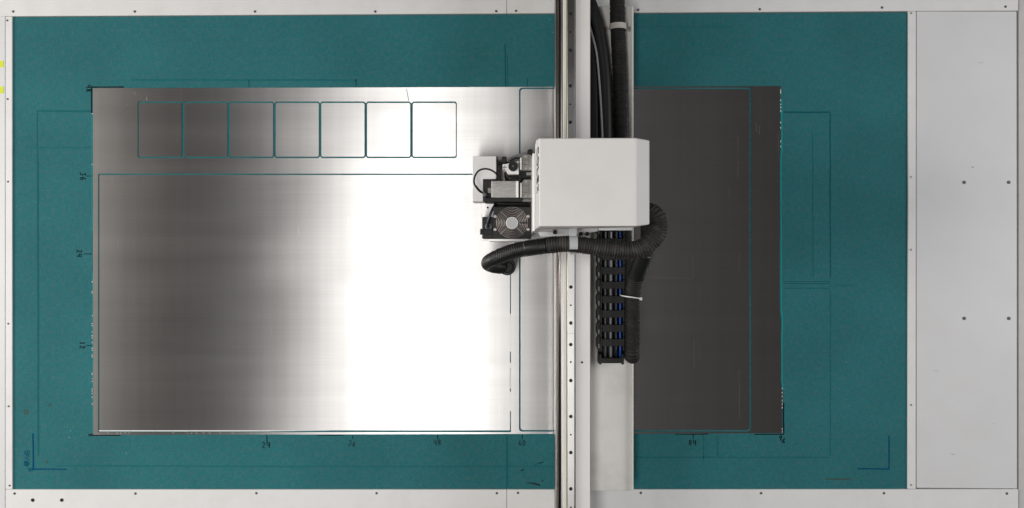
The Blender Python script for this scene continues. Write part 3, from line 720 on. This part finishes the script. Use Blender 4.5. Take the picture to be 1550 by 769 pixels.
# motor in its bright case
mo = box('motor_case', 743.8, 273.6, 785.2, 299.4, .16, .27, M['alu'], head, bevel=.0015, seg=2)
set_uv(mo.data)
for x in (748.4, 764.6, 781.4):
    for y in (276.4, 296.6): screw(x, y, .2702, mo, 1.1, 'screw')
box('motor_edge', 780.8, 274.2, 784.4, 298.8, .2702, .2712, M['satin'], mo)
box('motor_foot', 733, 299.8, 790, 305.6, .14, .25, M['black'], head, bevel=.001, seg=1); box('motor_flange', 785.6, 272, 787.2, 299, .16, .262, M['black'], head)
cable('signal_cable', [(757, 277, .262), (754.5, 268, .268), (749, 261, .272), (741, 256.6, .275), (732.5, 255.6, .275), (724.5, 258.6, .27), (719.4, 265.5, .262), (717.4, 273.5, .252), (718.8, 280, .243), (724, 287, .235), (731, 292.6, .228), (736, 297.5, .222), (741, 303, .214)], .0030, M['black'], head)
cable('cable_collar', [(731.6, 292.0, .228), (735.4, 296, .224)], .0050, M['slate'], head, 12, .003)
cable('cable_sheath', [(720, 281.5, .242), (725, 288, .234), (730.8, 292.2, .229)], .0040, M['black'], head)
# camera in its clamp
cb = poly('camera_bracket', [(761, 257), (766, 259), (769, 264.2), (785.6, 264.2), (785.6, 243.8), (783, 243.8), (770, 247), (766, 248.2), (761.2, 248.2)], .20, .232, M['satin'], head, bevel=.001, seg=1)
cyl('lens_barrel', 776.6, 251.2, 7.2, .15, .262, M['black'], cb, 28, hole=5.0, chamfer=.0015); cyl('lens_glass', 776.6, 251.4, 3.4, .255, .2595, M['hose_smooth'], cb, 20); cyl('lens_dot', 776.4, 251.5, 0.7, .2597, .2603, M['brass'], cb, 10)
for x, y in ((763.2, 256.3), (763, 251.5)): screw(x, y, .2322, cb, 0.9, 'hole')
cable('trigger_wire', [(752, 256.5, .20), (757, 255, .236), (762.5, 253.4, .237), (769, 253.2, .237)], .0011, M['black'], head)
box('pivot_bar', 751, 244.8, 772, 248.6, .15, .17, M['black'], head, bevel=.001, seg=1); box('pivot_post', 759.8, 237, 766.8, 246.4, .14, .19, M['fan_black'], head, bevel=.001, seg=1)
cyl('spindle', 776, 264, 13.0, .07, .14, M['hose_smooth'], head, 28, chamfer=.004); 
bm = bmesh.new(); c = P(776.4, 260, .15); k = (D-.15)/(D*S)
tube(bm, [Vector((c.x+11.0*k*math.cos(a_), c.y+11.0*k*math.sin(a_), .146)) for a_ in [math.radians(185+i*170/30) for i in range(31)]], .0018, 8); bm_done('spindle_ring', bm, M['copper'], head, smooth=True)
poly('spindle_guard', [(771.6, 243), (779, 238.6), (790, 238), (806, 236.8), (806, 231.6), (796, 231), (786, 232.2), (776, 236.2), (772, 239.4)], .11, .165, M['slate'], head, bevel=.002, seg=2)
box('mount_block', 778, 270, 789.6, 274.0, .10, .20, M['hose_smooth'], head, bevel=.001, seg=1)
box('bearing_pad', 786, 257.5, 804, 271, .12, .20, M['black'], head, bevel=.002, seg=1)
# two gunmetal slide blocks with silver strips
for y0, y1 in ((233.8, 258.2), (272.0, 300.2)):
    sb = poly('slide_block', [(790.2, y1), (805.8, y1), (805.8, y0 + 2), (802.5, y0 - .4), (793, y0 - .4), (790.2, y0 + 3)], .12, .25, M['gun'], head, bevel=.0012, seg=1)
    for x, y in ((796, y0 + 3), (796, y1 - 3.2), (803.2, y1 - 3.4)): screw(x, y, .2503, sb, 1.6, 'screw')
    for y in (y0 + 8.2, y1 - 9.5): box('seam', 790.8, y, 799.4, y + .5, .2503, .2508, M['black'], sb)
    box('seam', 800.4, y0 + 1, 800.8, y1 - 7, .2503, .2508, M['black'], sb)
    box('slide_strip', 787.4, y0 + 4.6, 789.6, y1 - 1.2, .12, .258, M['satin'], head, bevel=.0006, seg=1)
cyl('end_knob', 802.5, 229.8, 4.2, .18, .26, M['black'], head, 16, chamfer=.002); box('limit_switch', 797, 260.4, 806, 265.4, .20, .252, M['slate'], head, bevel=.002, seg=2)
cable('loom', [(748, 309.6, .20), (757, 308, .205), (770, 309, .205), (785, 308.4, .205), (797, 309.6, .20), (803, 316, .19), (807, 326, .18), (808.6, 338, .17)], .0062, M['black'], head)
box('loom_bracket', 747, 301, 806, 313, .12, .195, M['fan_black'], head, bevel=.001, seg=1); poly('loom_shield', [(783, 305.4), (806, 305.4), (806, 301.6), (792, 301.2)], .20, .222, M['gun'], head, bevel=.0008, seg=1)
# fan
FZ = .24
fan = box('fan_frame', 746.8, 313.2, 804.2, 361.2, .07, FZ, M['fan_black'], head, bevel=.0015, seg=2)
cyl('fan_well', 775, 337, 23.6, FZ + .0002, FZ + .0009, M['hole'], fan, 40)
fk = (D - FZ)/(D*S); fc = P(775, 337, FZ)
bm = bmesh.new()
for r in (11.4, 13.8, 16.2, 18.6, 21.0, 23.4):
    pts = [Vector((fc.x + r*fk*math.cos(2*math.pi*i/48), fc.y + r*fk*math.sin(2*math.pi*i/48), FZ + .004)) for i in range(49)]
    tube(bm, pts, .00055, 6)
for a_ in (45, 135, 225, 315):
    a_ = math.radians(a_); tube(bm, [Vector((fc.x + r*fk*math.cos(a_), fc.y + r*fk*math.sin(a_), FZ + .003)) for r in (9, 16, 25)], .00085, 6)
bm_done('fan_guard', bm, M['wire'], fan, smooth=True)
hubf = cyl('fan_hub', 775, 337.4, 9.3, FZ + .001, FZ + .006, M['satin'], fan, 32, chamfer=.0012); cyl('hub_disc', 775, 337.4, 8.2, FZ + .0062, FZ + .0066, M['strap'], hubf, 32)
for i in range(7):
    a_ = math.radians(i*360/7 + 12); bm = bmesh.new(); pts = []
    for r, off in ((9.4, -.28), (22.5, -.40), (22.5, .12), (9.4, .22)): pts.append((fc.x + r*fk*math.cos(a_+off), fc.y + r*fk*math.sin(a_+off)))
    prism(bm, pts, FZ + .001, FZ + .0016 + i*.00001); bm_done('fan_blade', bm, M['fan_black'], fan)
for x in (749.6, 799.4):
    for y in (327.6, 347.4): screw(x, y, FZ + .0006, fan, 2.2, 'screw')
# small black side box with its plug
sbx = box('side_box', 729.8, 328.4, 746.4, 361.2, .07, .20, M['fan_black'], head, bevel=.0012, seg=1)
box('side_step', 726.6, 346.4, 746.2, 355.2, .19, .208, M['black'], sbx, bevel=.001, seg=1); cyl('plug_seat', 739, 343.2, 5.0, .2003, .202, M['slate'], sbx, 20); cyl('plug', 738.4, 343.2, 2.9, .202, .218, M['navy'], sbx, 16, chamfer=.001); cyl('knob', 729.8, 350.6, 1.8, .208, .214, M['hole'], sbx, 12)
cable('plug_cable', [(738.4, 343, .218), (738.6, 336, .228), (741, 328, .232), (744, 320, .232), (747, 313.6, .225), (750, 309.6, .21)], .0044, M['navy'], head)
box('fan_foot', 740.6, 361.6, 800.4, 365.6, .062, .20, M['satin'], head, bevel=.001, seg=1)

# ------------------------------------------------------------------ the hose over the head
h2 = thing('suction_hose', P(870, 372, .33), 'thick black ribbed suction hose sweeping below the white machine head, smooth at its left end', 'hose')
corrugated('hose_tube', [(829, 371.4, .37), (848, 369.6, .38), (867, 369.6, .385), (890, 372.4, .385), (915, 376.6, .385), (940, 379.4, .385), (962, 377.8, .385), (980, 370, .385), (992.5, 356, .385), (996.5, 340, .385), (993, 328, .385), (984, 321.5, .378), (972, 319.5, .37), (955, 319, .37)],
     lambda s: .0268 + .0035*min(1, max(0, (s-.20)/.16)), M['hose_dusty'], h2, pitch=.0079, depth=.0024)
cable('hose_coupling', [(796.5, 376.2, .345), (812, 373.8, .358), (830.5, 371.2, .37)], .0252, M['hose_smooth'], h2, 24)
cable('coupling_ring', [(816.8, 373.2, .361), (819.2, 372.8, .363)], .0259, M['black'], h2, 24, .003)
corrugated('hose_end', [(797.5, 376.2, .345), (784, 378.4, .335), (770, 383, .32), (756, 388.4, .30), (744.5, 394.2, .27), (740, 398.5, .22), (746, 401.8, .17), (758, 403.8, .13)], .0252, M['hose_smooth'], h2, pitch=.0068, depth=.0016)
cyl('hose_socket', 767.5, 403.8, 13.0, .03, .115, M['hose_smooth'], h2, 28, chamfer=.004)
cyl('socket_cap', 768.5, 404.6, 9.0, .1155, .125, M['black'], h2, 24, chamfer=.004)
# grey strap from the housing over the hose
st = strap_arc('hose_strap', 867.4, 369.8, .383, .0290, .0312, .0252, M['strap'], head, a0=-28, a1=120, axis='x')
box('strap_tab', 861.8, 343.6, 873.0, 357.4, .41, .4135, M['strap'], head, bevel=.0006, seg=1)
box('strap_foot', 862.4, 379.6, 872.8, 385.0, .355, .358, M['strap'], head, bevel=.0006, seg=1)
